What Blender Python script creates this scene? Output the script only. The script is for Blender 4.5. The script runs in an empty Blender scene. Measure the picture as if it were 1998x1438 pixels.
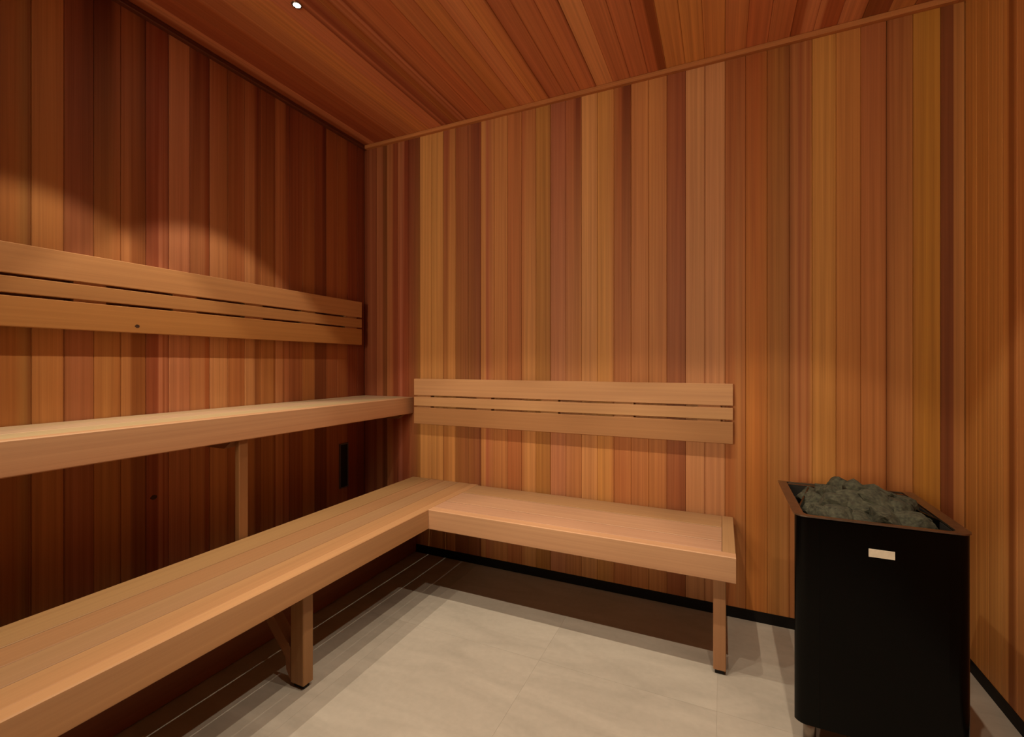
import bpy, bmesh, math, random
from mathutils import Vector, Matrix, noise

# ------------------------------------------------------------------ camera, world, exposure
scene = bpy.context.scene
COL = scene.collection
random.seed(7)
cam_d = bpy.data.cameras.new('camera')
cam_d.sensor_fit = 'HORIZONTAL'
cam_d.sensor_width = 36.0
cam_d.lens = 895.05 / 1998.0 * 36.0
cam_d.shift_y = -(719.0 - 710.14) / 1998.0
cam_d.clip_start = 0.02
cam = bpy.data.objects.new('camera', cam_d)
COL.objects.link(cam)
cam.location = (2.0138, -2.2048, 1.0959)
cam.rotation_euler = (math.radians(90), 0, math.radians(24.568))
scene.camera = cam

world = bpy.data.worlds.new('world')
scene.world = world
world.use_nodes = True
wbg = world.node_tree.nodes['Background']
wbg.inputs['Color'].default_value = (1.0, 0.86, 0.70, 1)
wbg.inputs['Strength'].default_value = 0.05

vs = scene.view_settings
vs.view_transform = 'Standard'
vs.look = 'None'
vs.gamma = 1.0
vs.exposure = 1.12
vs.use_curve_mapping = False

FILL_L = 20.0           # strength of the unseen fill panel added beyond the window
SPOT_W = 13.6            # each ceiling downlight
SPOT_COL = (1.0, 0.80, 0.56)
SPOT_ANGLE = 76.5

# room: back wall y = 0, left wall x = 0, right wall x = XR, front wall y = YF
XR, YF, H = 2.82, -2.75, 2.438
BW = 0.0805

# ------------------------------------------------------------------ materials
def lin(c):
    c = c / 255.0
    return c / 12.92 if c <= 0.04045 else ((c + 0.055) / 1.055) ** 2.4

def W(r, g, b, k=1.0):
    """wood colour seen in warm light -> albedo"""
    return (min(.9, k * 1.30 * lin(r) ** 0.80), min(.9, k * 1.38 * lin(g) ** 0.78), min(.9, k * 1.35 * lin(b) ** 0.74))

def WB(r, g, b):
    """the same for the paler bench timber"""
    return (min(.9, 0.84 * lin(r) ** 0.80), min(.9, 0.95 * lin(g) ** 0.80), min(.9, 1.10 * lin(b) ** 0.78))

def new_mat(name):
    m = bpy.data.materials.new(name)
    m.use_nodes = True
    nt = m.node_tree
    return m, nt, nt.nodes['Principled BSDF']

def node(nt, typ, **kw):
    n = nt.nodes.new(typ)
    for k, v in kw.items():
        setattr(n, k, v)
    return n

def mat_wood():
    m, nt, b = new_mat('cedar')
    L = nt.links
    tint = node(nt, 'ShaderNodeAttribute', attribute_name='tint')
    uv = node(nt, 'ShaderNodeUVMap', uv_map='grain')
    def streak(sx, sy, detail, rough=0.55):
        mp = node(nt, 'ShaderNodeMapping')
        mp.inputs['Scale'].default_value = (sx, sy, 1)
        L.new(uv.outputs['UV'], mp.inputs['Vector'])
        n = node(nt, 'ShaderNodeTexNoise', noise_dimensions='2D')
        n.inputs['Scale'].default_value = 1.0
        n.inputs['Detail'].default_value = detail
        n.inputs['Roughness'].default_value = rough
        L.new(mp.outputs['Vector'], n.inputs['Vector'])
        return n.outputs['Fac']
    def math_(op, a, bb):
        n = node(nt, 'ShaderNodeMath', operation=op)
        for i, v in enumerate((a, bb)):
            if isinstance(v, (int, float)):
                n.inputs[i].default_value = v
            else:
                L.new(v, n.inputs[i])
        return n.outputs[0]
    a = streak(70, 0.7, 3)
    c = streak(330, 2.2, 3)
    d = streak(900, 9.0, 2)
    f = math_('ADD', math_('MULTIPLY', math_('SUBTRACT', a, 0.5), 0.60),
              math_('MULTIPLY', math_('SUBTRACT', c, 0.5), 0.20))
    f = math_('ADD', f, math_('MULTIPLY', math_('SUBTRACT', d, 0.5), 0.08))
    f = math_('ADD', math_('MULTIPLY', f, tint.outputs['Alpha']), 1.0)
    fg = math_('POWER', math_('MAXIMUM', f, 0.2), 1.25)      # darker grain turns redder
    comb = node(nt, 'ShaderNodeCombineXYZ')
    L.new(f, comb.inputs[0]); L.new(fg, comb.inputs[1]); L.new(fg, comb.inputs[2])
    mul = node(nt, 'ShaderNodeVectorMath', operation='MULTIPLY')
    L.new(tint.outputs['Color'], mul.inputs[0]); L.new(comb.outputs[0], mul.inputs[1])
    L.new(mul.outputs[0], b.inputs['Base Color'])
    b.inputs['Roughness'].default_value = 0.52
    b.inputs['Specular IOR Level'].default_value = 0.28
    bump = node(nt, 'ShaderNodeBump')
    bump.inputs['Strength'].default_value = 0.08
    bump.inputs['Distance'].default_value = 0.001
    L.new(d, bump.inputs['Height'])
    L.new(bump.outputs[0], b.inputs['Normal'])
    return m

def mat_plain(name, col, rough=0.6, metal=0.0, spec=0.5, noise_amt=0.0, noise_scale=20.0, bump=0.0):
    m, nt, b = new_mat(name)
    L = nt.links
    b.inputs['Roughness'].default_value = rough
    b.inputs['Metallic'].default_value = metal
    b.inputs['Specular IOR Level'].default_value = spec
    tc = node(nt, 'ShaderNodeTexCoord')
    n = node(nt, 'ShaderNodeTexNoise')
    n.inputs['Scale'].default_value = noise_scale
    n.inputs['Detail'].default_value = 5
    L.new(tc.outputs['Object'], n.inputs['Vector'])
    r = node(nt, 'ShaderNodeValToRGB')
    lo = [max(0, c * (1 - noise_amt)) for c in col]
    hi = [min(1, c * (1 + noise_amt)) for c in col]
    r.color_ramp.elements[0].color = (*lo, 1); r.color_ramp.elements[0].position = 0.3
    r.color_ramp.elements[1].color = (*hi, 1); r.color_ramp.elements[1].position = 0.7
    L.new(n.outputs['Fac'], r.inputs['Fac'])
    L.new(r.outputs['Color'], b.inputs['Base Color'])
    if bump:
        bp = node(nt, 'ShaderNodeBump')
        bp.inputs['Strength'].default_value = bump
        bp.inputs['Distance'].default_value = 0.004
        L.new(n.outputs['Fac'], bp.inputs['Height'])
        L.new(bp.outputs[0], b.inputs['Normal'])
    return m

def mat_tile():
    m, nt, b = new_mat('stone_tile')
    L = nt.links
    geo = node(nt, 'ShaderNodeNewGeometry')
    oi = node(nt, 'ShaderNodeObjectInfo')
    add = node(nt, 'ShaderNodeVectorMath', operation='ADD')
    sc = node(nt, 'ShaderNodeVectorMath', operation='SCALE')
    L.new(oi.outputs['Random'], sc.inputs[0]); sc.inputs['Scale'].default_value = 9.0
    L.new(geo.outputs['Position'], add.inputs[0]); L.new(sc.outputs[0], add.inputs[1])
    mp = node(nt, 'ShaderNodeMapping')
    mp.inputs['Rotation'].default_value = (0, 0, math.radians(-38))
    mp.inputs['Scale'].default_value = (1.6, 6.0, 1)
    L.new(add.outputs[0], mp.inputs['Vector'])
    n1 = node(nt, 'ShaderNodeTexNoise'); n1.inputs['Scale'].default_value = 1.4; n1.inputs['Detail'].default_value = 6
    n1.inputs['Distortion'].default_value = 1.2
    L.new(mp.outputs[0], n1.inputs['Vector'])
    n2 = node(nt, 'ShaderNodeTexNoise'); n2.inputs['Scale'].default_value = 45; n2.inputs['Detail'].default_value = 4
    L.new(geo.outputs['Position'], n2.inputs['Vector'])
    mx = node(nt, 'ShaderNodeMix', data_type='FLOAT'); mx.inputs[0].default_value = 0.25
    L.new(n1.outputs['Fac'], mx.inputs[2]); L.new(n2.outputs['Fac'], mx.inputs[3])
    r = node(nt, 'ShaderNodeValToRGB')
    e = r.color_ramp.elements
    e[0].position = 0.30; e[0].color = (0.40, 0.375, 0.335, 1)
    e[1].position = 0.72; e[1].color = (0.53, 0.50, 0.45, 1)
    L.new(mx.outputs[0], r.inputs['Fac'])
    L.new(r.outputs['Color'], b.inputs['Base Color'])
    b.inputs['Roughness'].default_value = 0.55
    b.inputs['Specular IOR Level'].default_value = 0.35
    return m

WOOD = mat_wood()
TILE = mat_tile()
GROUT = mat_plain('grout', (0.44, 0.41, 0.36), 0.9, noise_amt=0.1)
BLACK = mat_plain('black_skirting', (0.006, 0.005, 0.005), 0.6, noise_amt=0.2, spec=0.2)
RUBBER = mat_plain('black_rubber', (0.012, 0.011, 0.010), 0.8, noise_amt=0.2)
ENAMEL = mat_plain('black_enamel', (0.0010, 0.0009, 0.0007), 0.22, noise_amt=0.15, spec=0.15)
STEEL = mat_plain('brushed_steel', (0.30, 0.25, 0.21), 0.34, metal=1.0, noise_amt=0.12, noise_scale=60)
STONE = mat_plain('heater_stone', (0.046, 0.047, 0.031), 0.9, noise_amt=0.6, noise_scale=5.0, bump=0.3)
BADGE = mat_plain('badge_plate', (0.78, 0.72, 0.62), 0.5, noise_amt=0.08, noise_scale=90)
VENT = mat_plain('vent_black', (0.004, 0.003, 0.003), 0.7, noise_amt=0.2)
VFRAME = mat_plain('vent_frame_metal', (0.10, 0.085, 0.085), 0.5, noise_amt=0.1)
KNOT = mat_plain('knot_wood', (0.05, 0.018, 0.008), 0.7, noise_amt=0.4, noise_scale=120)
SLAB = mat_plain('wall_core', (0.05, 0.022, 0.010), 0.9, noise_amt=0.2)

m, nt, b = new_mat('lamp_lens')
em = node(nt, 'ShaderNodeEmission')
em.inputs['Color'].default_value = (1.0, 0.90, 0.72, 1)
em.inputs['Strength'].default_value = 55.0
nt.links.new(em.outputs[0], nt.nodes['Material Output'].inputs['Surface'])
LENS = m
m, nt, b = new_mat('added_window_glass')
tr = node(nt, 'ShaderNodeBsdfTransparent'); tr.inputs['Color'].default_value = (0.93, 0.95, 0.94, 1)
gl = node(nt, 'ShaderNodeBsdfGlossy'); gl.inputs['Roughness'].default_value = 0.02
mx = node(nt, 'ShaderNodeMixShader'); mx.inputs[0].default_value = 0.06
nt.links.new(tr.outputs[0], mx.inputs[1]); nt.links.new(gl.outputs[0], mx.inputs[2])
nt.links.new(mx.outputs[0], nt.nodes['Material Output'].inputs['Surface'])
GLASS = m
m, nt, b = new_mat('added_fill_glow')  # glow of the added fill panel
em = node(nt, 'ShaderNodeEmission')
em.inputs['Color'].default_value = (1.0, 0.76, 0.48, 1)
em.inputs['Strength'].default_value = FILL_L
nt.links.new(em.outputs[0], nt.nodes['Material Output'].inputs['Surface'])
FILL_GLOW = m
PLASTER = mat_plain('pale_plaster', (0.6, 0.57, 0.52), 0.9, noise_amt=0.05)

# ------------------------------------------------------------------ builders
GRAIN = 1.0        # how strongly the grain shows
def link(name, me, mat, parent=None, loc=(0, 0, 0)):
    o = bpy.data.objects.new(name, me)
    COL.objects.link(o)
    o.location = loc
    if mat is not None and not me.materials:
        me.materials.append(mat)
    if parent is not None:
        o.parent = parent
        o.matrix_parent_inverse = Matrix.Translation(-parent.location)
    return o

def tag(o, label=None, cat=None, group=None, kind=None):
    if label: o['label'] = label
    if cat: o['category'] = cat
    if group: o['group'] = group
    if kind: o['kind'] = kind
    return o

def empty(name, loc):
    o = bpy.data.objects.new(name, None)
    COL.objects.link(o)
    o.location = loc
    o.empty_display_size = 0.1
    return o

def interp(stops, f):
    if f <= stops[0][0]: return stops[0][1]
    for (f0, c0), (f1, c1) in zip(stops, stops[1:]):
        if f <= f1:
            t = (f - f0) / max(1e-6, f1 - f0)
            return tuple(a + (b_ - a) * t for a, b_ in zip(c0, c1))
    return stops[-1][1]

def plank(name, parent, O, U, N, D, w, t, length, low, top=None, c=0.0016, l0=0.0, mat=None, kmid=0.45):
    """one board: width along U, thickness along N (front face at +N), length along D.
    low/top: colour stops across the width at the start and at the end of the length"""
    U, N, D, O = Vector(U), Vector(N), Vector(D), Vector(O)
    if not isinstance(low, list): low = [(0, low)]
    if top is not None and not isinstance(top, list): top = [(0, top)]
    fr = sorted({round(x[0], 4) for x in low + (top or []) if 0.03 < x[0] < 0.97})
    sec = [(0, 0), (0, t - c), (c, t)] + [(f * w, t) for f in fr] + [(w - c, t), (w, t - c), (w, 0)]
    rows = [0.0, kmid, 0.72, 1.0] if top else [0.0, 1.0]
    nS = len(sec)
    bm = bmesh.new()
    uvl = bm.loops.layers.uv.new('grain')
    cl = bm.verts.layers.float_color.new('tint')
    ru, rv = random.uniform(0, 50), random.uniform(0, 50)
    vv, grid = {}, []
    for r in rows:
        row = []
        for (u, n) in sec:
            v = bm.verts.new(U * u + N * n + D * (r * length))
            f = u / w
            col = interp(low, f)
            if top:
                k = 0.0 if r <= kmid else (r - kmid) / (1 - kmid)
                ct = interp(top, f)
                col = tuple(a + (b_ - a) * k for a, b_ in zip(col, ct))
            v[cl] = (*col, GRAIN)
            vv[v] = (ru + u + (0 if n == t else -0.6 * (t - n) * (1 if u < w / 2 else -1)), rv + l0 + r * length)
            row.append(v)
        grid.append(row)
    def face(vs_):
        f = bm.faces.new(vs_)
        for lp in f.loops:
            lp[uvl].uv = vv[lp.vert]
    for r in range(len(rows) - 1):
        for i in range(nS):
            j = (i + 1) % nS
            face((grid[r][i], grid[r][j], grid[r + 1][j], grid[r + 1][i]))
    face(list(reversed(grid[0])))
    face(grid[-1])
    bmesh.ops.recalc_face_normals(bm, faces=bm.faces)
    me = bpy.data.meshes.new(name)
    bm.to_mesh(me); bm.free()
    return link(name, me, mat or WOOD, parent, O)

def prism(name, parent, pts, z0, z1, mat, loc=None, bevel=0.0, smooth=False):
    """plan polygon extruded in z"""
    cx = sum(p[0] for p in pts) / len(pts); cy = sum(p[1] for p in pts) / len(pts)
    o = loc or (cx, cy, z0)
    bm = bmesh.new()
    lo = [bm.verts.new((x - o[0], y - o[1], z0 - o[2])) for x, y in pts]
    hi = [bm.verts.new((x - o[0], y - o[1], z1 - o[2])) for x, y in pts]
    n = len(pts)
    for i in range(n):
        j = (i + 1) % n
        f = bm.faces.new((lo[i], lo[j], hi[j], hi[i])); f.smooth = smooth
    bm.faces.new(list(reversed(lo))); bm.faces.new(hi)
    if bevel:
        bmesh.ops.bevel(bm, geom=[e for e in bm.edges if len(e.link_faces) == 2 and e.calc_face_angle(0) > 0.6],
                        offset=bevel, segments=2, affect='EDGES', profile=0.5)
    bmesh.ops.recalc_face_normals(bm, faces=bm.faces)
    me = bpy.data.meshes.new(name)
    bm.to_mesh(me); bm.free()
    return link(name, me, mat, parent, o)

def box(name, parent, x0, x1, y0, y1, z0, z1, mat, bevel=0.0):
    return prism(name, parent, [(x0, y0), (x1, y0), (x1, y1), (x0, y1)], z0, z1, mat, bevel=bevel)

X, Y, Z = Vector((1, 0, 0)), Vector((0, 1, 0)), Vector((0, 0, 1))

# ------------------------------------------------------------------ room shell
T = 0.016          # cladding thickness
def slab(name, x0, x1, y0, y1, z0, z1, mat, label):
    o = box(name, None, x0, x1, y0, y1, z0, z1, mat)
    return tag(o, label, kind='structure')

floor = slab('floor', -0.1, XR + 0.1, -5.6, 0.1, -0.08, -0.0015, GROUT, 'pale grey-beige stone tile floor of the sauna')
wall_back = slab('wall_back', -0.1, XR + 0.1, T, 0.12, -0.02, H + 0.1, SLAB, 'cedar clad back wall behind the shorter bench and the heater')
wall_left = slab('wall_left', -0.12, -T, YF - 0.1, 0.02, -0.02, H + 0.1, SLAB, 'cedar clad side wall behind the two-tier benches')
wall_right = slab('wall_right', XR + T, XR + 0.12, YF - 0.1, 0.02, -0.02, H + 0.1, SLAB, 'cedar clad side wall beside the black heater')
ceiling = slab('ceiling', -0.1, XR + 0.1, YF - 0.1, 0.1, H + T, H + 0.1, SLAB, 'cedar plank ceiling with small recessed spotlights')

# floor tiles
tx = [-0.016, 0.80, 1.40, 2.00, 2.60, XR + 0.016]
ty = [0.016, -0.62, -1.82, YF]
for i in range(len(tx) - 1):
    for j in range(len(ty) - 1):
        box('tile', floor, tx[i] + 0.0002, tx[i + 1] - 0.0002, ty[j + 1] + 0.0002, ty[j] - 0.0002, -0.0014, 0.0, TILE)

# --- cladding colours (across each board; second list = towards the ceiling)
def S(*st):
    return [(f, W(*c)) for f, c in st]
LT, MD, DK, RD = (163, 100, 48), (150, 86, 40), (108, 52, 20), (118, 48, 22)
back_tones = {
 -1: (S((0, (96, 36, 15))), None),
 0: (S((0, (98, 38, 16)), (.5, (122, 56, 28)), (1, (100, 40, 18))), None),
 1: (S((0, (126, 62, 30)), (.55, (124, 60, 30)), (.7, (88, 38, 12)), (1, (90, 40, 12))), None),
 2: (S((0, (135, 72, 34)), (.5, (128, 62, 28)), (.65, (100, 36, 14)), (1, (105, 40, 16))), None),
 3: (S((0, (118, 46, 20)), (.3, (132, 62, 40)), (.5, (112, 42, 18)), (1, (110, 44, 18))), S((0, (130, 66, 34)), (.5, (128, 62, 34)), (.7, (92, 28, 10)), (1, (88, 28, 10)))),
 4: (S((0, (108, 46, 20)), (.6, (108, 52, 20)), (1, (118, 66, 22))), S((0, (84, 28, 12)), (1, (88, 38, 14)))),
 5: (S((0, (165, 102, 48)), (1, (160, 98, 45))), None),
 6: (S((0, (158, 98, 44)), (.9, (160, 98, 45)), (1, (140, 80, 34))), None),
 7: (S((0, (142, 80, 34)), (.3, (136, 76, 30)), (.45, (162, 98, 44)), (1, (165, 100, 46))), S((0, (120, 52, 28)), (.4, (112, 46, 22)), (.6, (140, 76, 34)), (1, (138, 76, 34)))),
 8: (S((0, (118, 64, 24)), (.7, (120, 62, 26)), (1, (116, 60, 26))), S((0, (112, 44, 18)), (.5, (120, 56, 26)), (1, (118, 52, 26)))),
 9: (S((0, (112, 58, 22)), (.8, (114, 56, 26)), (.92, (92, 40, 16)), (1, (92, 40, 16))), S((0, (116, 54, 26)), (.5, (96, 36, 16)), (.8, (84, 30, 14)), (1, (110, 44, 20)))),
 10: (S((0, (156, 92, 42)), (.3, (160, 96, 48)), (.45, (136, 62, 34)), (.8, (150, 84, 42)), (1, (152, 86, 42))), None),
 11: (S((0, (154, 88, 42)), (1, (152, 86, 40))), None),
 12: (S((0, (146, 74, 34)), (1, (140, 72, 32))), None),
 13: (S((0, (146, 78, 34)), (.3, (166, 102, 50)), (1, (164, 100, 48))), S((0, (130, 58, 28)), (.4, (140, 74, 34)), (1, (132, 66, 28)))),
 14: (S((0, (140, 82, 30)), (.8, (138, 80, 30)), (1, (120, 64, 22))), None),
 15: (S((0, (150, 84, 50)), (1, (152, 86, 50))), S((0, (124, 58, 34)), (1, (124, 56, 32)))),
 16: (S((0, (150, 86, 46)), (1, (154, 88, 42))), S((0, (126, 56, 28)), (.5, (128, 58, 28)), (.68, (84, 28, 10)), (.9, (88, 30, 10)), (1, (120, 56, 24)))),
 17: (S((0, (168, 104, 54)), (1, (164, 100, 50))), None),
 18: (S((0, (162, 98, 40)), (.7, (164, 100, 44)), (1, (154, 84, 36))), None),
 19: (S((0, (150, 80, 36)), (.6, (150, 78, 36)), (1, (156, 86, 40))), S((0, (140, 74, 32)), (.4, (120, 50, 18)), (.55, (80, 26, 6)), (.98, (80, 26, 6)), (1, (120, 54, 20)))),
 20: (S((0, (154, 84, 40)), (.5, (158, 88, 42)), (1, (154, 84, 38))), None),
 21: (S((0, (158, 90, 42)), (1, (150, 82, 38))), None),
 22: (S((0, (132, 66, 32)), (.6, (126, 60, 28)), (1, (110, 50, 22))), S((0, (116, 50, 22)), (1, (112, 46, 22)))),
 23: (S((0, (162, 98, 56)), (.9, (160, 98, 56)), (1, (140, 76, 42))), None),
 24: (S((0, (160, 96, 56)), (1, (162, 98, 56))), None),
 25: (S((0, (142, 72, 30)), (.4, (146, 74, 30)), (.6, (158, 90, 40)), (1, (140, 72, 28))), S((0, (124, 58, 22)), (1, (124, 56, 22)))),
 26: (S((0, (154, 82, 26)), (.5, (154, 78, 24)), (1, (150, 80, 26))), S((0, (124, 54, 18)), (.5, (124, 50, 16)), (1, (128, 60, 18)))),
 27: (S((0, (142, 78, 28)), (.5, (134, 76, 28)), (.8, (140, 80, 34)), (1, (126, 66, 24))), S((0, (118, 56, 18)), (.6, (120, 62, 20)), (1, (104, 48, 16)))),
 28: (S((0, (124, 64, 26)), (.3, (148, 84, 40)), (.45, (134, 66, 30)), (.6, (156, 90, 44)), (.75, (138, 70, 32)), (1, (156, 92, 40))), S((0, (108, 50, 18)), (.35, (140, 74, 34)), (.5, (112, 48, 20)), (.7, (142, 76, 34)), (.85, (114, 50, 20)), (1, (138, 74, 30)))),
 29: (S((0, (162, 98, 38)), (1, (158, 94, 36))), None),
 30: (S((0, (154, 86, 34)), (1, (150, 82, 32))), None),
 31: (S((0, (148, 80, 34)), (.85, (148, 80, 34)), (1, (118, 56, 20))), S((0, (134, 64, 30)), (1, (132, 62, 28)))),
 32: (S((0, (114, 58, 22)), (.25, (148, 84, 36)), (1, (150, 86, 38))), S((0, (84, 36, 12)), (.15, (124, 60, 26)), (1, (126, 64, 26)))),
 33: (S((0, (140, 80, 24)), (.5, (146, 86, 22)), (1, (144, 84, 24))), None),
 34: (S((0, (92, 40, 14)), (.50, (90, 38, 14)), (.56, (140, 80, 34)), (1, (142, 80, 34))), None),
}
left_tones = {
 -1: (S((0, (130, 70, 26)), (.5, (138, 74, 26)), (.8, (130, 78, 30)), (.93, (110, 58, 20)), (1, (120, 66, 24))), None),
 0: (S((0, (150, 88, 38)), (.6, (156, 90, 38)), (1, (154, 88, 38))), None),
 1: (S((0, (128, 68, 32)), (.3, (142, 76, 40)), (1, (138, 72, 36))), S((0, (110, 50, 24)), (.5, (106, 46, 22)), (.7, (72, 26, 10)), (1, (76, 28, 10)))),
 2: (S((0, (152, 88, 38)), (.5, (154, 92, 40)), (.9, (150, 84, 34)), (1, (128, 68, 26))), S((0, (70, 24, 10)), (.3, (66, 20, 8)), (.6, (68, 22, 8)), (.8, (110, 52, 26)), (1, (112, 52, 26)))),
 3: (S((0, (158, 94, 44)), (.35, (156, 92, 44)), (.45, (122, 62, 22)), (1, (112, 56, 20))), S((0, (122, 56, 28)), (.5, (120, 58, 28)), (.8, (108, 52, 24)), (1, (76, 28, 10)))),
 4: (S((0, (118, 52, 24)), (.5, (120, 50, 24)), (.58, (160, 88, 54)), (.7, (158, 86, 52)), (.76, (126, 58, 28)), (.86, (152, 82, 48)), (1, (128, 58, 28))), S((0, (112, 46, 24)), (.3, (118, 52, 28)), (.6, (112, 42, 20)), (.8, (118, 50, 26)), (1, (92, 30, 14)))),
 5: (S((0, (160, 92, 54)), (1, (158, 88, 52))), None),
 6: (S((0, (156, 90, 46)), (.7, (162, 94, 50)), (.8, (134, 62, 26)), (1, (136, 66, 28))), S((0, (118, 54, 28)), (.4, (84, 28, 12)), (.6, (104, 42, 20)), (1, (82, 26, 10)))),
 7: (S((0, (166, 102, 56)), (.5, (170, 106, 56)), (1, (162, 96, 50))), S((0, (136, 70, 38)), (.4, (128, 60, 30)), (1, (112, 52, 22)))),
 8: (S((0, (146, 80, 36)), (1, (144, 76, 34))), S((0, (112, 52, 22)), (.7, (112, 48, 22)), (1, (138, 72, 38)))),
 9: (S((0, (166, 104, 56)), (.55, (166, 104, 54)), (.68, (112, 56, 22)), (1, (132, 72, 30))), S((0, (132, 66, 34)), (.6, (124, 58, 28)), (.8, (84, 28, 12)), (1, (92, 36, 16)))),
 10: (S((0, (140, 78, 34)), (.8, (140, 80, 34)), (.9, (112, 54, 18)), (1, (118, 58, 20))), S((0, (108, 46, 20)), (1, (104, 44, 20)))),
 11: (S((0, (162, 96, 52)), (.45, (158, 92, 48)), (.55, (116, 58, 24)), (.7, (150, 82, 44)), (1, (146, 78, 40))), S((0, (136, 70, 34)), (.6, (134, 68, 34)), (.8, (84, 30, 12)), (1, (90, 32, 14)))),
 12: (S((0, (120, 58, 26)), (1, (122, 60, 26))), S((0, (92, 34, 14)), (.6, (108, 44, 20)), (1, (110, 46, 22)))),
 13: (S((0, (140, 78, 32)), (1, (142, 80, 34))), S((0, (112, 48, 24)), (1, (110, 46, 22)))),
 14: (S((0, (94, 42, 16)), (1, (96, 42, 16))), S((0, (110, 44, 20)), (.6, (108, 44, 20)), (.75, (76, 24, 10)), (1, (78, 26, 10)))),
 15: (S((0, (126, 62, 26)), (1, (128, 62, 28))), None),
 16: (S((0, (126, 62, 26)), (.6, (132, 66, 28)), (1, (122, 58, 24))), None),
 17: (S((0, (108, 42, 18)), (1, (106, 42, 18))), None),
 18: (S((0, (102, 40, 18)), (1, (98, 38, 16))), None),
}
GC = (1.36, 1.55, 1.95)
def CS(*st):
    return [(f, W(*[min(255, v * g_) for v, g_ in zip(c, GC)])) for f, c in st]
ceil_tones = {
 0: CS((0, (84, 30, 10)), (.4, (92, 34, 12)), (.6, (122, 60, 28)), (1, (124, 60, 28))),
 1: CS((0, (96, 36, 14)), (.3, (92, 32, 12)), (1, (94, 34, 12))), 2: CS((0, (98, 38, 14)), (1, (96, 36, 12))),
 3: CS((0, (110, 48, 20)), (1, (106, 46, 18))), 4: CS((0, (118, 56, 24)), (1, (122, 60, 24))),
 5: CS((0, (128, 64, 24)), (1, (130, 64, 26))), 6: CS((0, (126, 58, 28)), (1, (128, 60, 28))),
 7: CS((0, (82, 28, 10)), (.3, (112, 50, 24)), (.45, (84, 30, 12)), (.7, (88, 32, 14)), (1, (104, 46, 18))),
 8: CS((0, (110, 52, 18)), (.4, (90, 34, 10)), (.55, (120, 58, 28)), (.75, (96, 38, 14)), (.85, (120, 58, 30)), (1, (112, 50, 24))),
 9: CS((0, (86, 30, 10)), (.3, (116, 52, 22)), (1, (118, 52, 22))), 10: CS((0, (120, 52, 22)), (1, (118, 50, 20))),
 11: CS((0, (120, 58, 24)), (1, (116, 52, 22))), 12: CS((0, (128, 64, 24)), (1, (130, 64, 26))),
 13: CS((0, (124, 58, 26)), (.5, (142, 74, 34)), (1, (140, 70, 32))), 14: CS((0, (138, 72, 28)), (.85, (134, 66, 28)), (1, (96, 40, 14))),
 15: CS((0, (100, 40, 16)), (.2, (122, 56, 26)), (1, (124, 58, 26))), 16: CS((0, (108, 46, 18)), (.15, (128, 62, 28)), (1, (126, 58, 26))),
 17: CS((0, (132, 64, 28)), (.85, (128, 60, 28)), (1, (88, 34, 12))), 18: CS((0, (146, 82, 38)), (1, (150, 84, 40))),
 19: CS((0, (130, 62, 28)), (1, (128, 62, 28))), 20: CS((0, (126, 58, 26)), (1, (124, 58, 26))),
 21: CS((0, (122, 54, 24)), (.5, (118, 50, 20)), (.6, (84, 32, 10)), (.95, (84, 32, 10)), (1, (120, 60, 22))),
 22: CS((0, (136, 74, 28)), (1, (138, 74, 28))), 23: CS((0, (138, 76, 28)), (1, (140, 76, 28))), 24: CS((0, (138, 72, 28)), (1, (138, 74, 28))),
 25: CS((0, (132, 66, 28)), (1, (134, 68, 28))), 26: CS((0, (130, 58, 24)), (1, (130, 60, 26))), 27: CS((0, (128, 62, 26)), (1, (128, 58, 24))),
 28: CS((0, (102, 40, 14)), (.4, (110, 46, 18)), (.5, (142, 74, 36)), (1, (138, 70, 34))),
 29: CS((0, (140, 72, 34)), (.2, (140, 72, 34)), (.3, (110, 44, 18)), (1, (114, 46, 18))),
 30: CS((0, (136, 70, 34)), (.8, (132, 66, 30)), (1, (100, 42, 16))),
}
PAL = [LT, MD, (142, 76, 34), (132, 66, 30), DK, (156, 92, 46), (124, 58, 28), (138, 80, 30), RD, (160, 98, 56)]
def rnd_tone(g=1.0):
    a = random.choice(PAL); b_ = random.choice(PAL)
    if random.random() < 0.65: b_ = tuple(v * random.uniform(.93, 1.05) for v in a)
    return [(0, W(*[min(255, v * g) for v in a])), (1, W(*[min(255, v * g) for v in b_]))]

ZB = 0.046     # cladding starts above the black skirting
gap = 0.0004
for k in range(-1, 36):       # back wall, boards run up
    x0 = 0.0145 + BW * k; x1 = x0 + BW
    x0 = max(x0, 0.0); x1 = min(x1, XR)
    if x1 - x0 < 0.004: continue
    low, top = back_tones.get(k, (rnd_tone(), None))
    if x1 - x0 < BW - .002 and k == 34: pass
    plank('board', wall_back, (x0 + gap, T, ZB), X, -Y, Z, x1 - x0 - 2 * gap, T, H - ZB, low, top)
for k in range(-17, 20):      # left wall; increasing k = towards the back wall
    y0 = -1.508 + BW * k; y1 = min(y0 + BW, 0.0)
    if y0 < YF: y0 = YF
    if y1 - y0 < 0.004: continue
    low, top = left_tones.get(k, (rnd_tone(), None))
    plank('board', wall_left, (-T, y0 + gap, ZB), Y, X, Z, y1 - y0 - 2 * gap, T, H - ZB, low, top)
RG = (1.30, 1.42, 1.5)
def RS(*st):
    return [(f, W(*[min(255, v * g_) for v, g_ in zip(c, RG)])) for f, c in st]
right_tones = {0: RS((0, (132, 74, 28)), (1, (136, 78, 30))), 1: RS((0, (136, 78, 30)), (1, (132, 74, 28))),
               2: RS((0, (130, 74, 28)), (1, (140, 82, 34))), 3: RS((0, (138, 80, 34)), (.4, (138, 78, 32)), (.5, (96, 44, 14)), (.75, (92, 42, 14)), (1, (130, 70, 30))),
               4: RS((0, (132, 72, 32)), (1, (128, 70, 30))), 5: RS((0, (140, 80, 36)), (1, (132, 70, 30)))}
k = 0
y1 = 0.0
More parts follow.
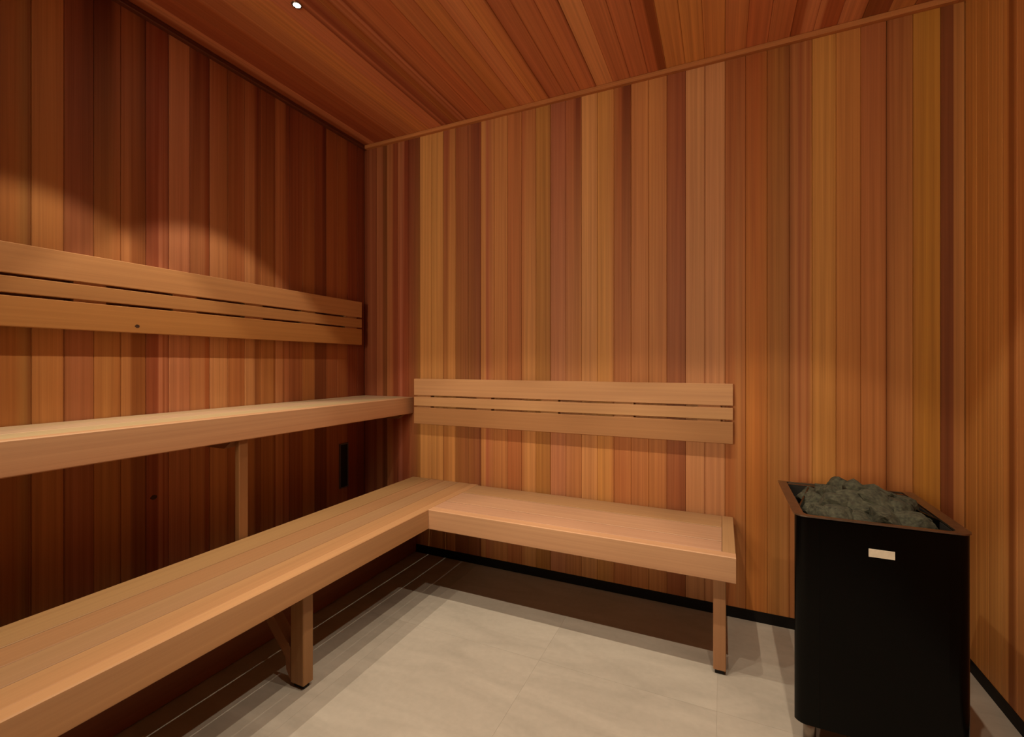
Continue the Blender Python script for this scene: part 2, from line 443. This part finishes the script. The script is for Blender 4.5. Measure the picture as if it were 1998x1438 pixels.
while y1 > YF + 0.004:        # right wall
    y0 = max(y1 - BW, YF)
    low = right_tones.get(k, rnd_tone())
    plank('board', wall_right, (XR + T, y1 - gap, ZB), -Y, -X, Z, y1 - y0 - 2 * gap, T, H - ZB, low, c=0.0007)
    y1 = y0; k += 1
for k in range(-1, 36):       # ceiling, boards run front to back
    x0 = max(0.0145 + BW * k, 0.0); x1 = min(0.0145 + BW * (k + 1), XR)
    if x1 - x0 < 0.004: continue
    plank('board', ceiling, (x0 + gap, 0, H + T), X, -Z, -Y, x1 - x0 - 2 * gap, T, -YF, ceil_tones.get(k, rnd_tone(1.05)))

# front wall behind the camera; its window is added to admit fill light
DX0, DX1, DZ, DH = 0.42, 2.05, 0.95, 2.22
wf = empty('wall_front', (0, YF, 0))
tag(wf, 'cedar clad wall facing the benches, with a window added for fill light', kind='structure')
for a_ in ((-0.1, DX0, -0.02, H + 0.1), (DX1, XR + 0.1, -0.02, H + 0.1), (DX0, DX1, DH, H + 0.1), (DX0, DX1, -0.02, DZ)):
    box('core', wf, a_[0], a_[1], YF - 0.1, YF - T, a_[2], a_[3], SLAB)
x0 = 0.0
while x0 < XR - 0.004:
    x1 = min(x0 + BW, XR)
    inside = x1 > DX0 and x0 < DX1
    for za, zb in (((ZB, DZ), (DH, H)) if inside else ((ZB, H),)):
        plank('board', wf, (x1 - gap, YF - T, za), -X, Y, Z, x1 - x0 - 2 * gap, T, zb - za, rnd_tone())
    x0 = x1
tag(box('added_window', None, DX0 + .002, DX1 - .002, YF - 0.06, YF - 0.05, DZ + .002, DH - 0.002, GLASS),
    'wide clear window added unseen to admit the fill light', kind='structure')
# added beyond the glass, unseen: far wall with a large glowing fill panel
LY = -5.6
tag(box('wall_far', None, -1.2, 3.8, LY - 0.1, LY, -0.02, 2.7, PLASTER), 'plain pale wall added unseen to carry the fill panel', kind='structure')
lamp = empty('fill_panel', (0.85, LY, 1.65))
tag(lamp, 'large glowing panel added unseen to brighten back wall and ceiling', 'fill light panel')
box('fill_panel_back', lamp, 0.40, 1.30, LY + 0.001, LY + 0.03, 1.15, 2.15, STEEL)
box('fill_face', lamp, 0.42, 1.28, LY + 0.031, LY + 0.07, 1.17, 2.13, FILL_GLOW)

# black skirting
for nm, a, lab in (('baseboard_back', (0, XR, -0.002, T, 0.0, ZB), 'thin black skirting along the foot of the back wall'),
                   ('baseboard_left', (-T, 0.002, YF, -0.004, 0.0, ZB), 'thin black skirting under the two-tier benches'),
                   ('baseboard_right', (XR - 0.002, XR + T, YF, -0.004, 0.0, ZB), 'thin black skirting beside the heater')):
    tag(box(nm, None, *a, BLACK), lab, kind='structure')
# ceiling trim
TR = 0.022
def trim(name, O, U, N, D, length, col, label):
    o = plank(name, None, O, U, N, D, TR, TR, length, W(*col), c=0.003)
    tag(o, label, kind='structure')
trim('trim_1', (0.0, YF, H - TR), Z, X, Y, -YF, (66, 24, 9), 'cedar trim between ceiling and the bench side wall, shade in its colour')  # darker than the other trims: the shade on it is in the colour
trim('trim_2', (TR, 0.0, H - TR), Z, -Y, X, XR - 2 * TR, (150, 82, 38), 'slim cedar trim between ceiling and back wall')
trim('trim_3', (XR, YF, H - TR), Z, -X, Y, -YF, (140, 78, 34), 'slim cedar trim between ceiling and the heater side wall')

# ------------------------------------------------------------------ ceiling downlights
def ring_mesh(r0, r1, h, n=28):
    bm = bmesh.new()
    prof = [(r0, 0.0), (r0, -h), (r1 - 0.001, -h), (r1, -h + 0.001), (r1, 0.0)]
    rows = [[bm.verts.new((r * math.cos(2 * math.pi * i / n), r * math.sin(2 * math.pi * i / n), z)) for i in range(n)] for r, z in prof]
    for a, b_ in zip(rows, rows[1:]):
        for i in range(n):
            j = (i + 1) % n
            f = bm.faces.new((a[i], a[j], b_[j], b_[i])); f.smooth = True
    bmesh.ops.recalc_face_normals(bm, faces=bm.faces)
    me = bpy.data.meshes.new('lamp_ring'); bm.to_mesh(me); bm.free()
    return me
def disc_mesh(r, n=24):
    bm = bmesh.new()
    bm.faces.new([bm.verts.new((r * math.cos(-2 * math.pi * i / n), r * math.sin(-2 * math.pi * i / n), 0)) for i in range(n)])
    me = bpy.data.meshes.new('lamp_lens'); bm.to_mesh(me); bm.free()
    return me
ring_me, lens_me = ring_mesh(0.0125, 0.019, 0.003), disc_mesh(0.0125)
sd = bpy.data.lights.new('downlight_beam', 'SPOT')
sd.energy = SPOT_W
sd.color = SPOT_COL
sd.spot_size = math.radians(SPOT_ANGLE)
sd.spot_blend = 0.17
sd.shadow_soft_size = 0.010
rows_txt = {-0.98: 'back row', -1.53: 'front row nearer the front wall'}
col_txt = {0.57: 'over the lower long bench', 1.11: 'over the floor beside the long bench', 1.65: 'over the middle of the room', 2.19: 'near the heater'}
for ly in (-0.98, -1.53):
    for lx in (0.57, 1.11, 1.65, 2.19):
        root = empty('downlight', (lx, ly, H))
        tag(root, 'small ceiling spotlight %s, %s' % (col_txt[lx], rows_txt[ly]), 'ceiling light', 'recessed ceiling spotlights')
        link('ring', ring_me, STEEL, root, (lx, ly, H))
        link('lens', lens_me, LENS, root, (lx, ly, H - 0.0015))
        lo = bpy.data.objects.new('beam', sd)
        COL.objects.link(lo)
        lo.location = (lx, ly, H - 0.012)
        lo.parent = root
        lo.matrix_parent_inverse = Matrix.Translation(-root.location)

# ------------------------------------------------------------------ benches
GRAIN = 0.45
BE = (176, 116, 70)
def bt(j=0.05, base=BE):
    a = [v * random.uniform(1 - j, 1 + j) for v in base]
    s = random.uniform(-3, 3)
    a[0] += s
    b_ = [v * random.uniform(1 - j * .6, 1 + j * .6) for v in a]
    return [(0, WB(*[min(250, v) for v in a])), (1, WB(*[min(250, v) for v in b_]))]
YE = YF + 0.006
LB = YE * -1 - 0.004
ST = 0.026          # slat thickness

def leg_post(parent, x0, x1, y0, y1, z0, z1, foot=True, tone=(150, 92, 48)):
    p = plank('leg', parent, (x0, y1, z0), X, -Y, Z, x1 - x0, y1 - y0, z1 - z0, bt(.04, tone), c=0.003)
    if foot:
        f = prism('foot', p, [(x0 + .008, y0 + .008), (x1 - .008, y0 + .008), (x1 - .008, y1 - .008), (x0 + .008, y1 - .008)], 0.0, z0, RUBBER, bevel=0.002)
    return p

def bearer(parent, x0, x1, yc, z0, z1, cham, th=0.038):
    """cross bearer along x whose front lower corner is cut off"""
    prof = [(x0, z0), (x1 - cham, z0), (x1, z0 + cham * 0.8), (x1, z1), (x0, z1)]
    return side_prism('bearer', parent, prof, yc - th / 2, yc + th / 2, (140, 82, 40))

def side_prism(name, parent, prof, y0, y1, tone, along=None):
    """profile in x-z extruded along y, wood"""
    bm = bmesh.new()
    uvl = bm.loops.layers.uv.new('grain'); cl = bm.verts.layers.float_color.new('tint')
    o = Vector((prof[0][0], (y0 + y1) / 2, prof[0][1]))
    ru, rv = random.uniform(0, 50), random.uniform(0, 50)
    A = [bm.verts.new(Vector((x, y0, z)) - o) for x, z in prof]
    B = [bm.verts.new(Vector((x, y1, z)) - o) for x, z in prof]
    fs = [bm.faces.new(A), bm.faces.new(list(reversed(B)))]
    for i in range(len(prof)):
        j = (i + 1) % len(prof)
        fs.append(bm.faces.new((A[j], A[i], B[i], B[j])))
    d = Vector(along if along else (1, 0, 0)).normalized()
    q = Vector((-d.z, 0, d.x))
    c = WB(*tone)
    for v in bm.verts: v[cl] = (*c, GRAIN)
    for f in fs:
        for lp in f.loops:
            lp[uvl].uv = (ru + lp.vert.co.dot(q) + lp.vert.co.y, rv + lp.vert.co.dot(d))
    bmesh.ops.recalc_face_normals(bm, faces=bm.faces)
    me = bpy.data.meshes.new(name); bm.to_mesh(me); bm.free()
    return link(name, me, WOOD, parent, o)

# lower long bench
zl, zf = 0.437, 0.3476
lb = empty('sauna_bench', (0.59, -1.4, 0))
tag(lb, 'long lower cedar bench of narrow slats, one step below the upper tier', 'bench', 'cedar sauna benches')
ed = [0.3704, 0.494, 0.589, 0.681, 0.7645]
G = 0.0026
tones = [(160, 110, 60), (162, 110, 60), (166, 112, 68), (174, 122, 70)]
for i in range(4):
    plank('slat', lb, (ed[i] + (G / 2 if i else 0), YE, zl - ST), X, Z, Y, ed[i + 1] - ed[i] - (G if i < 3 else G / 2 + 0.0006), ST, LB, bt(.03, tones[i]), c=0.0014)
plank('fascia', lb, (0.765, YE, zf), Z, X, Y, zl - zf, 0.040, LB, [(0, WB(182, 118, 64)), (1, WB(192, 130, 76))], c=0.003)
for n_ in range(3):
    plank('back_panel', lb, (0.374, YE, 0.003 + n_ * 0.1355), Z, X, Y, 0.1350, 0.018, LB, bt(.05, (120, 62, 28)), c=0.002)  # added to hide the strip of light landing behind the bench
for yc in (-1.08, -2.3):
    x1 = 0.742
    leg_post(lb, x1 - 0.062, x1, yc - 0.020, yc + 0.019, 0.016, zl - ST - 0.002)
    x0 = x1 - 0.064
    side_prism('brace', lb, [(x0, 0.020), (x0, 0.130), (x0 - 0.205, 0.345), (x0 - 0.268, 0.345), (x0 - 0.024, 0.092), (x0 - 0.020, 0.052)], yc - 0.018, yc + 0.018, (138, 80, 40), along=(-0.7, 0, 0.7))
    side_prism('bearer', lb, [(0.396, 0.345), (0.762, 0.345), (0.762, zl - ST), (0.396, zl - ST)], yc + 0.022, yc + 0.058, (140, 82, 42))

# upper long bench
zu, zuf = 0.9025, 0.8075
ub = empty('sauna_bench', (0.18, -1.4, zuf))
tag(ub, 'long upper cedar bench fixed high along the side wall', 'bench', 'cedar sauna benches')
ue = [0.003, 0.112, 0.221, 0.3308]
for i in range(3):
    plank('slat', ub, (ue[i] + G / 2, YE, zu - ST), X, Z, Y, ue[i + 1] - ue[i] - G, ST, LB, bt(.03, (208, 164, 116)), c=0.0014)
plank('fascia', ub, (0.3312, YE, zuf), Z, X, Y, zu - zuf, 0.0395, LB, [(0, WB(202, 134, 84)), (1, WB(212, 150, 98))], c=0.003)
for yc in (-0.026, -1.06, -2.3):
    bearer(ub, 0.004, 0.331 if yc > -.5 else 0.345, yc, 0.775, zuf - 0.001 if False else 0.806, 0.045)
    plank('joist', ub, (0.004, yc + .019, zuf), Y * -1, Z, X, 0.038, zu - ST - zuf - 0.001, 0.325, bt(), c=0.001)
for yc in (-1.045, -2.3):
    plank('leg', ub, (0.336, yc + 0.018, 0.016), X, -Y, Z, 0.026, 0.034, 0.790, bt(.03, (130, 76, 34)), c=0.003)

# bench along the back wall
bb = empty('sauna_bench', (1.43, -0.24, 0))
tag(bb, 'shorter cedar bench along the back wall with a single front leg', 'bench', 'cedar sauna benches')
yf = -0.4728
xe = 2.058
for ya, yb_, tn in ((-0.0163, -0.170, (178, 122, 74)), (-0.173, -0.331, (186, 132, 90)), (-0.334, yf + 0.0405, (188, 134, 92))):
    plank('slat', bb, (0.8062, ya, zl - ST), -Y, Z, X, ya - yb_ - G, ST, 2.0135 - 0.8062, bt(.02, tn), c=0.0014)
plank('fascia', bb, (0.8062, yf + 0.040, zf), Z, -Y, X, zl - zf, 0.040, xe - 0.8062, [(0, WB(198, 132, 84)), (1, WB(206, 142, 92))], c=0.003)
plank('end_slat', bb, (2.0150, -0.0163, zl - ST), X, Z, -Y, 0.043, ST, -yf - 0.0163 - 0.0408, bt(.02, (184, 126, 76)), c=0.0014)
plank('end_rail', bb, (2.018, -0.0163, zf), Z, X, -Y, zl - ST - zf - 0.0005, 0.040, -yf - 0.0163 - 0.0408, bt(), c=0.002)
plank('back_rail', bb, (0.8062, -0.018, zf + .004), Z, -Y, X, zl - ST - zf - 0.005, 0.03, 1.2, bt(), c=0.002)
p = plank('leg', bb, (1.986, -0.372, 0.016), X, -Y, Z, 0.042, 0.058, zf - 0.017, bt(.02, (178, 110, 64)), c=0.003)
prism('foot', p, [(1.992, -.424), (2.022, -.424), (2.022, -.378), (1.992, -.378)], 0.0, 0.016, RUBBER, bevel=0.002)

# ------------------------------------------------------------------ backrests
def backrest(o, along, O, U_dir, length, z0, battens, tones, bt_w=0.09):
    zz = z0
    hs = [0.094, 0.051, 0.094]
    for h, tn in zip(hs, tones):
        plank('slat', o, O + Z * zz + along * 0, Z, U_dir, along, h, 0.020, length, tn, c=0.002)
        zz += h + 0.009
    zg = z0
    for h in hs[:2]:
        zg += h
        for s in battens:
            plank('spacer', o, O + along * (s - bt_w / 2) + Z * (zg + 0.0001), along, U_dir, Z, bt_w, 0.0140, 0.0088, bt(.03, (170, 106, 56)), c=0.0005)
        zg += 0.009
    for s in battens:
        plank('batten', o, O - U_dir * 0.0195 + along * (s - bt_w / 2) + Z * (z0 + 0.012), along, U_dir, Z, bt_w, 0.019, 0.257 - 0.024, bt(.04, (150, 92, 48)), c=0.001)

br1 = empty('bench_backrest', (0.02, -1.4, 1.21))
tag(br1, 'three-slat cedar backrest above the upper bench, partly in spotlight', 'backrest', 'slatted backrests')
O = Vector((0.020, -0.066, 0))
backrest(br1, -Y, O, X, -YF - 0.07, 1.211, [-(v) - 0.066 for v in (-0.149, -0.453, -0.762, -1.064, -1.371, -1.676, -1.98, -2.28, -2.58)],
         [[(0, WB(190, 116, 50)), (1, WB(192, 118, 52))], bt(.03, (190, 116, 60)), [(0, WB(200, 128, 68)), (1, WB(206, 134, 72))]])
def knot(parent, x, y, z, r):
    bm = bmesh.new()
    ring = [(r * math.cos(math.radians(30 * i)) * (1 + .15 * math.sin(i * 2.3)), .8 * r * math.sin(math.radians(30 * i))) for i in range(12)]
    A = [bm.verts.new((-0.002, u, v)) for u, v in ring]; B = [bm.verts.new((0.0004, u * .9, v * .9)) for u, v in ring]
    for i in range(12):
        bm.faces.new((A[i], A[(i + 1) % 12], B[(i + 1) % 12], B[i]))
    bm.faces.new(B)
    bmesh.ops.recalc_face_normals(bm, faces=bm.faces)
    me = bpy.data.meshes.new('knot'); bm.to_mesh(me); bm.free()
    return link('knot', me, KNOT, parent, (x, y, z))
knot([c_ for c_ in br1.children if c_.name.startswith('slat')][0], 0.040, -1.234, 1.236, 0.0085)
wb_ = min((c_ for c_ in wall_left.children), key=lambda c_: abs(c_.location.y + BW / 2 + 1.159))
knot(wb_, 0.0, -1.159, 0.576, 0.013)
br2 = empty('bench_backrest', (1.23, -0.02, 0.754))
tag(br2, 'three-slat cedar backrest above the shorter bench on the back wall', 'backrest', 'slatted backrests')
backrest(br2, X, Vector((0.405, -0.020, 0)), -Y, 2.057 - 0.405, 0.754, [v - 0.405 for v in (0.470, 0.855, 1.228, 1.597, 1.965)],
         [bt(.02, (178, 112, 60)), bt(.02, (204, 136, 80)), [(0, WB(206, 138, 84)), (1, WB(210, 142, 86))]])

# ------------------------------------------------------------------ wall vent
vt = empty('wall_vent', (0.002, -0.172, 0.50))
tag(vt, 'narrow black vertical vent slot low on the side wall under the upper bench', 'vent')
vy0, vy1, vz0, vz1 = -0.207, -0.139, 0.372, 0.632
box('vent_opening', vt, 0.0005, 0.003, vy0 + .008, vy1 - .008, vz0 + .008, vz1 - .008, VENT)
for a in ((vy0, vy0 + .007, vz0, vz1), (vy1 - .007, vy1, vz0, vz1), (vy0 + .007, vy1 - .007, vz0, vz0 + .007), (vy0 + .007, vy1 - .007, vz1 - .007, vz1)):
    box('frame', vt, 0.0005, 0.006, *a, VFRAME)

# ------------------------------------------------------------------ heater
hx0, hx1, hy0, hy1 = 2.200, 2.588, -0.694, -0.276      # top rim outline; hy0 = front
ht = 0.671
heater = empty('sauna_heater', (2.394, -0.485, 0))
tag(heater, 'black floor-standing sauna heater heaped with dark stones', 'heater')
def arc(cx, cy, r, a0, a1, n=8):
    return [(cx + r * math.cos(math.radians(a0 + (a1 - a0) * i / n)), cy + r * math.sin(math.radians(a0 + (a1 - a0) * i / n))) for i in range(n + 1)]
R = 0.030
plan = arc(hx0 + R + .002, hy0 + R + .004, R, 200, 270) + arc(hx1 - R - .002, hy0 + R + .004, R, 270, 340) + [(hx1 - 0.09, hy1 - 0.03), (hx0 + 0.09, hy1 - 0.03)]
def shell(name, parent, pts, z0, z1, mat, th=0.004):
    """open-topped casing with a floor"""
    cx = sum(p_[0] for p_ in pts) / len(pts); cy = sum(p_[1] for p_ in pts) / len(pts)
    bm = bmesh.new()
    n = len(pts)
    inn = [(cx + (x - cx) * (1 - th / 0.18), cy + (y - cy) * (1 - th / 0.18)) for x, y in pts]
    lv = []
    for q, z in ((pts, z0), (pts, z1), (inn, z1), (inn, z1 - 0.10)):
        lv.append([bm.verts.new((x - cx, y - cy, z)) for x, y in q])
    for a, b_ in zip(lv, lv[1:]):
        for i in range(n):
            j = (i + 1) % n
            f = bm.faces.new((a[i], a[j], b_[j], b_[i]))
            f.smooth = True
    bm.faces.new(list(reversed(lv[0]))); bm.faces.new(lv[-1])
    bmesh.ops.recalc_face_normals(bm, faces=bm.faces)
    me = bpy.data.meshes.new(name); bm.to_mesh(me); bm.free()
    me.set_sharp_from_angle(angle=math.radians(35))
    return link(name, me, mat, parent, (cx, cy, 0))
shell('casing', heater, plan, 0.083, ht - 0.005, ENAMEL)
fp = box('front_panel', heater, 2.262, 2.537, hy0 + 0.0015, hy0 + 0.006, 0.086, ht - 0.008, ENAMEL, bevel=0.001)
bd = box('badge', fp, 2.371, 2.427, hy0 - 0.0005, hy0 + 0.002, 0.5815, 0.6025, BADGE, bevel=0.0006)
bd['label'] = 'small white maker plate'
# steel rim with rounded front corners
ro = arc(hx0 + .03, hy0 + .03, .03, 180, 270, 6) + arc(hx1 - .03, hy0 + .03, .03, 270, 360, 6) + arc(hx1 - .006, hy1 - .006, .006, 0, 90, 3) + arc(hx0 + .006, hy1 - .006, .006, 90, 180, 3)
ix0, ix1, iy0, iy1 = hx0 + .026, hx1 - .030, hy0 + .014, hy1 - .012
ri = arc(ix0 + .02, iy0 + .02, .02, 180, 270, 6) + arc(ix1 - .02, iy0 + .02, .02, 270, 360, 6) + arc(ix1 - .006, iy1 - .006, .006, 0, 90, 3) + arc(ix0 + .006, iy1 - .006, .006, 90, 180, 3)
bm = bmesh.new()
rx, ry = (hx0 + hx1) / 2, (hy0 + hy1) / 2
lv = [[bm.verts.new((x - rx, y - ry, z)) for x, y in q] for q, z in ((ri, ht - .005), (ri, ht), (ro, ht), (ro, ht - .004), (ri, ht - .006))]
for a, b_ in zip(lv, lv[1:]):
    for i in range(len(ro)):
        j = (i + 1) % len(ro)
        bm.faces.new((a[i], a[j], b_[j], b_[i]))
bmesh.ops.recalc_face_normals(bm, faces=bm.faces)
me = bpy.data.meshes.new('top_rim'); bm.to_mesh(me); bm.free()
rim = link('top_rim', me, STEEL, heater, (rx, ry, 0))
rim['label'] = 'brushed steel top rim'
for fx, fy in ((2.245, -0.64), (2.543, -0.64), (2.33, -0.35), (2.46, -0.35)):
    prism('foot', heater, arc(fx, fy, 0.016, 0, 337.5, 15), 0.0, 0.083, STEEL, smooth=True)

# dark steel basket under the rim that holds the stones
bm = bmesh.new()
lv = [[bm.verts.new(((x - rx) * k_, (y - ry) * k_, z)) for x, y in ri] for k_, z in ((1.012, ht - .052), (1.012, ht - .008), (.995, ht - .008), (.995, ht - .050))]
for a, b_ in zip(lv, lv[1:]):
    for i in range(len(ri)):
        j = (i + 1) % len(ri)
        bm.faces.new((a[i], a[j], b_[j], b_[i]))
bm.faces.new(lv[0]); bm.faces.new(lv[-1])
bmesh.ops.recalc_face_normals(bm, faces=bm.faces)
me = bpy.data.meshes.new('stone_basket'); bm.to_mesh(me); bm.free()
link('stone_basket', me, RUBBER, heater, (rx, ry, 0))

# stones
def stone_mesh(seed):
    bm = bmesh.new()
    bmesh.ops.create_icosphere(bm, subdivisions=3, radius=1.0)
    rs_ = random.Random(seed)
    off = Vector((rs_.uniform(0, 90), rs_.uniform(0, 90), rs_.uniform(0, 90)))
    planes = []
    for i in range(11):
        d = Vector((rs_.gauss(0, 1), rs_.gauss(0, 1), rs_.gauss(0, 1))).normalized()
        planes.append((d, rs_.uniform(0.48, 0.80)))
    for v in bm.verts:
        p_ = v.co.copy()
        for d, h in planes:
            e = p_.dot(d) - h
            if e > 0: p_ -= d * e * 0.96
        p_ *= 1 + 0.12 * noise.noise(p_ * 2.0 + off) + 0.05 * noise.noise(p_ * 6 + off)
        v.co = p_
    for f in bm.faces: f.smooth = False
    me = bpy.data.meshes.new('stone'); bm.to_mesh(me); bm.free()
    me.materials.append(STONE)
    return me
smesh = [stone_mesh(i) for i in range(9)]
rs = random.Random(5)
# (x across the opening 0..1, y front..back 0..1, height of centre over the rim, half size)
STONES = [
 # front row
 (.10, .06, -.016, .046), (.27, .05, -.012, .054), (.47, .05, -.020, .046), (.66, .06, -.010, .058), (.86, .07, -.012, .056), (.97, .10, -.028, .036),
 # second row
 (.07, .30, -.022, .044), (.24, .27, .004, .056), (.44, .28, .012, .058), (.64, .29, .014, .056), (.84, .30, .004, .054), (.97, .33, -.022, .042),
 # third row
 (.12, .55, -.012, .046), (.30, .52, .016, .054), (.50, .52, .026, .060), (.70, .53, .024, .056), (.90, .54, -.002, .052),
 # back rows
 (.10, .78, -.030, .040), (.27, .77, .002, .050), (.46, .77, .018, .056), (.66, .78, .016, .052), (.86, .78, -.004, .050),
 (.20, .95, -.026, .042), (.40, .95, -.004, .046), (.60, .95, -.004, .046), (.80, .95, -.016, .044), (.95, .92, -.030, .040),
]
ROWS = [('front', 6), ('second', 6), ('middle', 5), ('fourth', 5), ('rear', 5)]
NTH = ['first', 'second', 'third', 'fourth', 'fifth', 'sixth']
slots = [(r, k_) for r, c_ in ROWS for k_ in range(c_)]
for n_, ((fx, fy, dz, s), (row, k_)) in enumerate(zip(STONES, slots)):
    o = bpy.data.objects.new('heater_stone', smesh[(n_ * 5) % 9])
    COL.objects.link(o)
    m_ = 0.029
    fy = 0.09 + 0.91 * fy
    o.location = (ix0 + m_ + (ix1 - ix0 - 2 * m_) * fx, iy0 + m_ + (iy1 - iy0 - 2 * m_) * fy, ht + dz * 0.9 - 0.008)
    s *= 0.98
    o.scale = (s * rs.uniform(.95, 1.2), s * rs.uniform(.88, 1.05), s * rs.uniform(.68, .86))
    o.rotation_euler = (rs.uniform(-.5, .5), rs.uniform(-.5, .5), rs.uniform(-.5, .5) + (0 if rs.random() < .6 else 3.1))
    tag(o, '%s rough dark stone from the bench side, %s row of the heater heap' % (NTH[k_], row), 'stone', 'stones heaped in the heater')
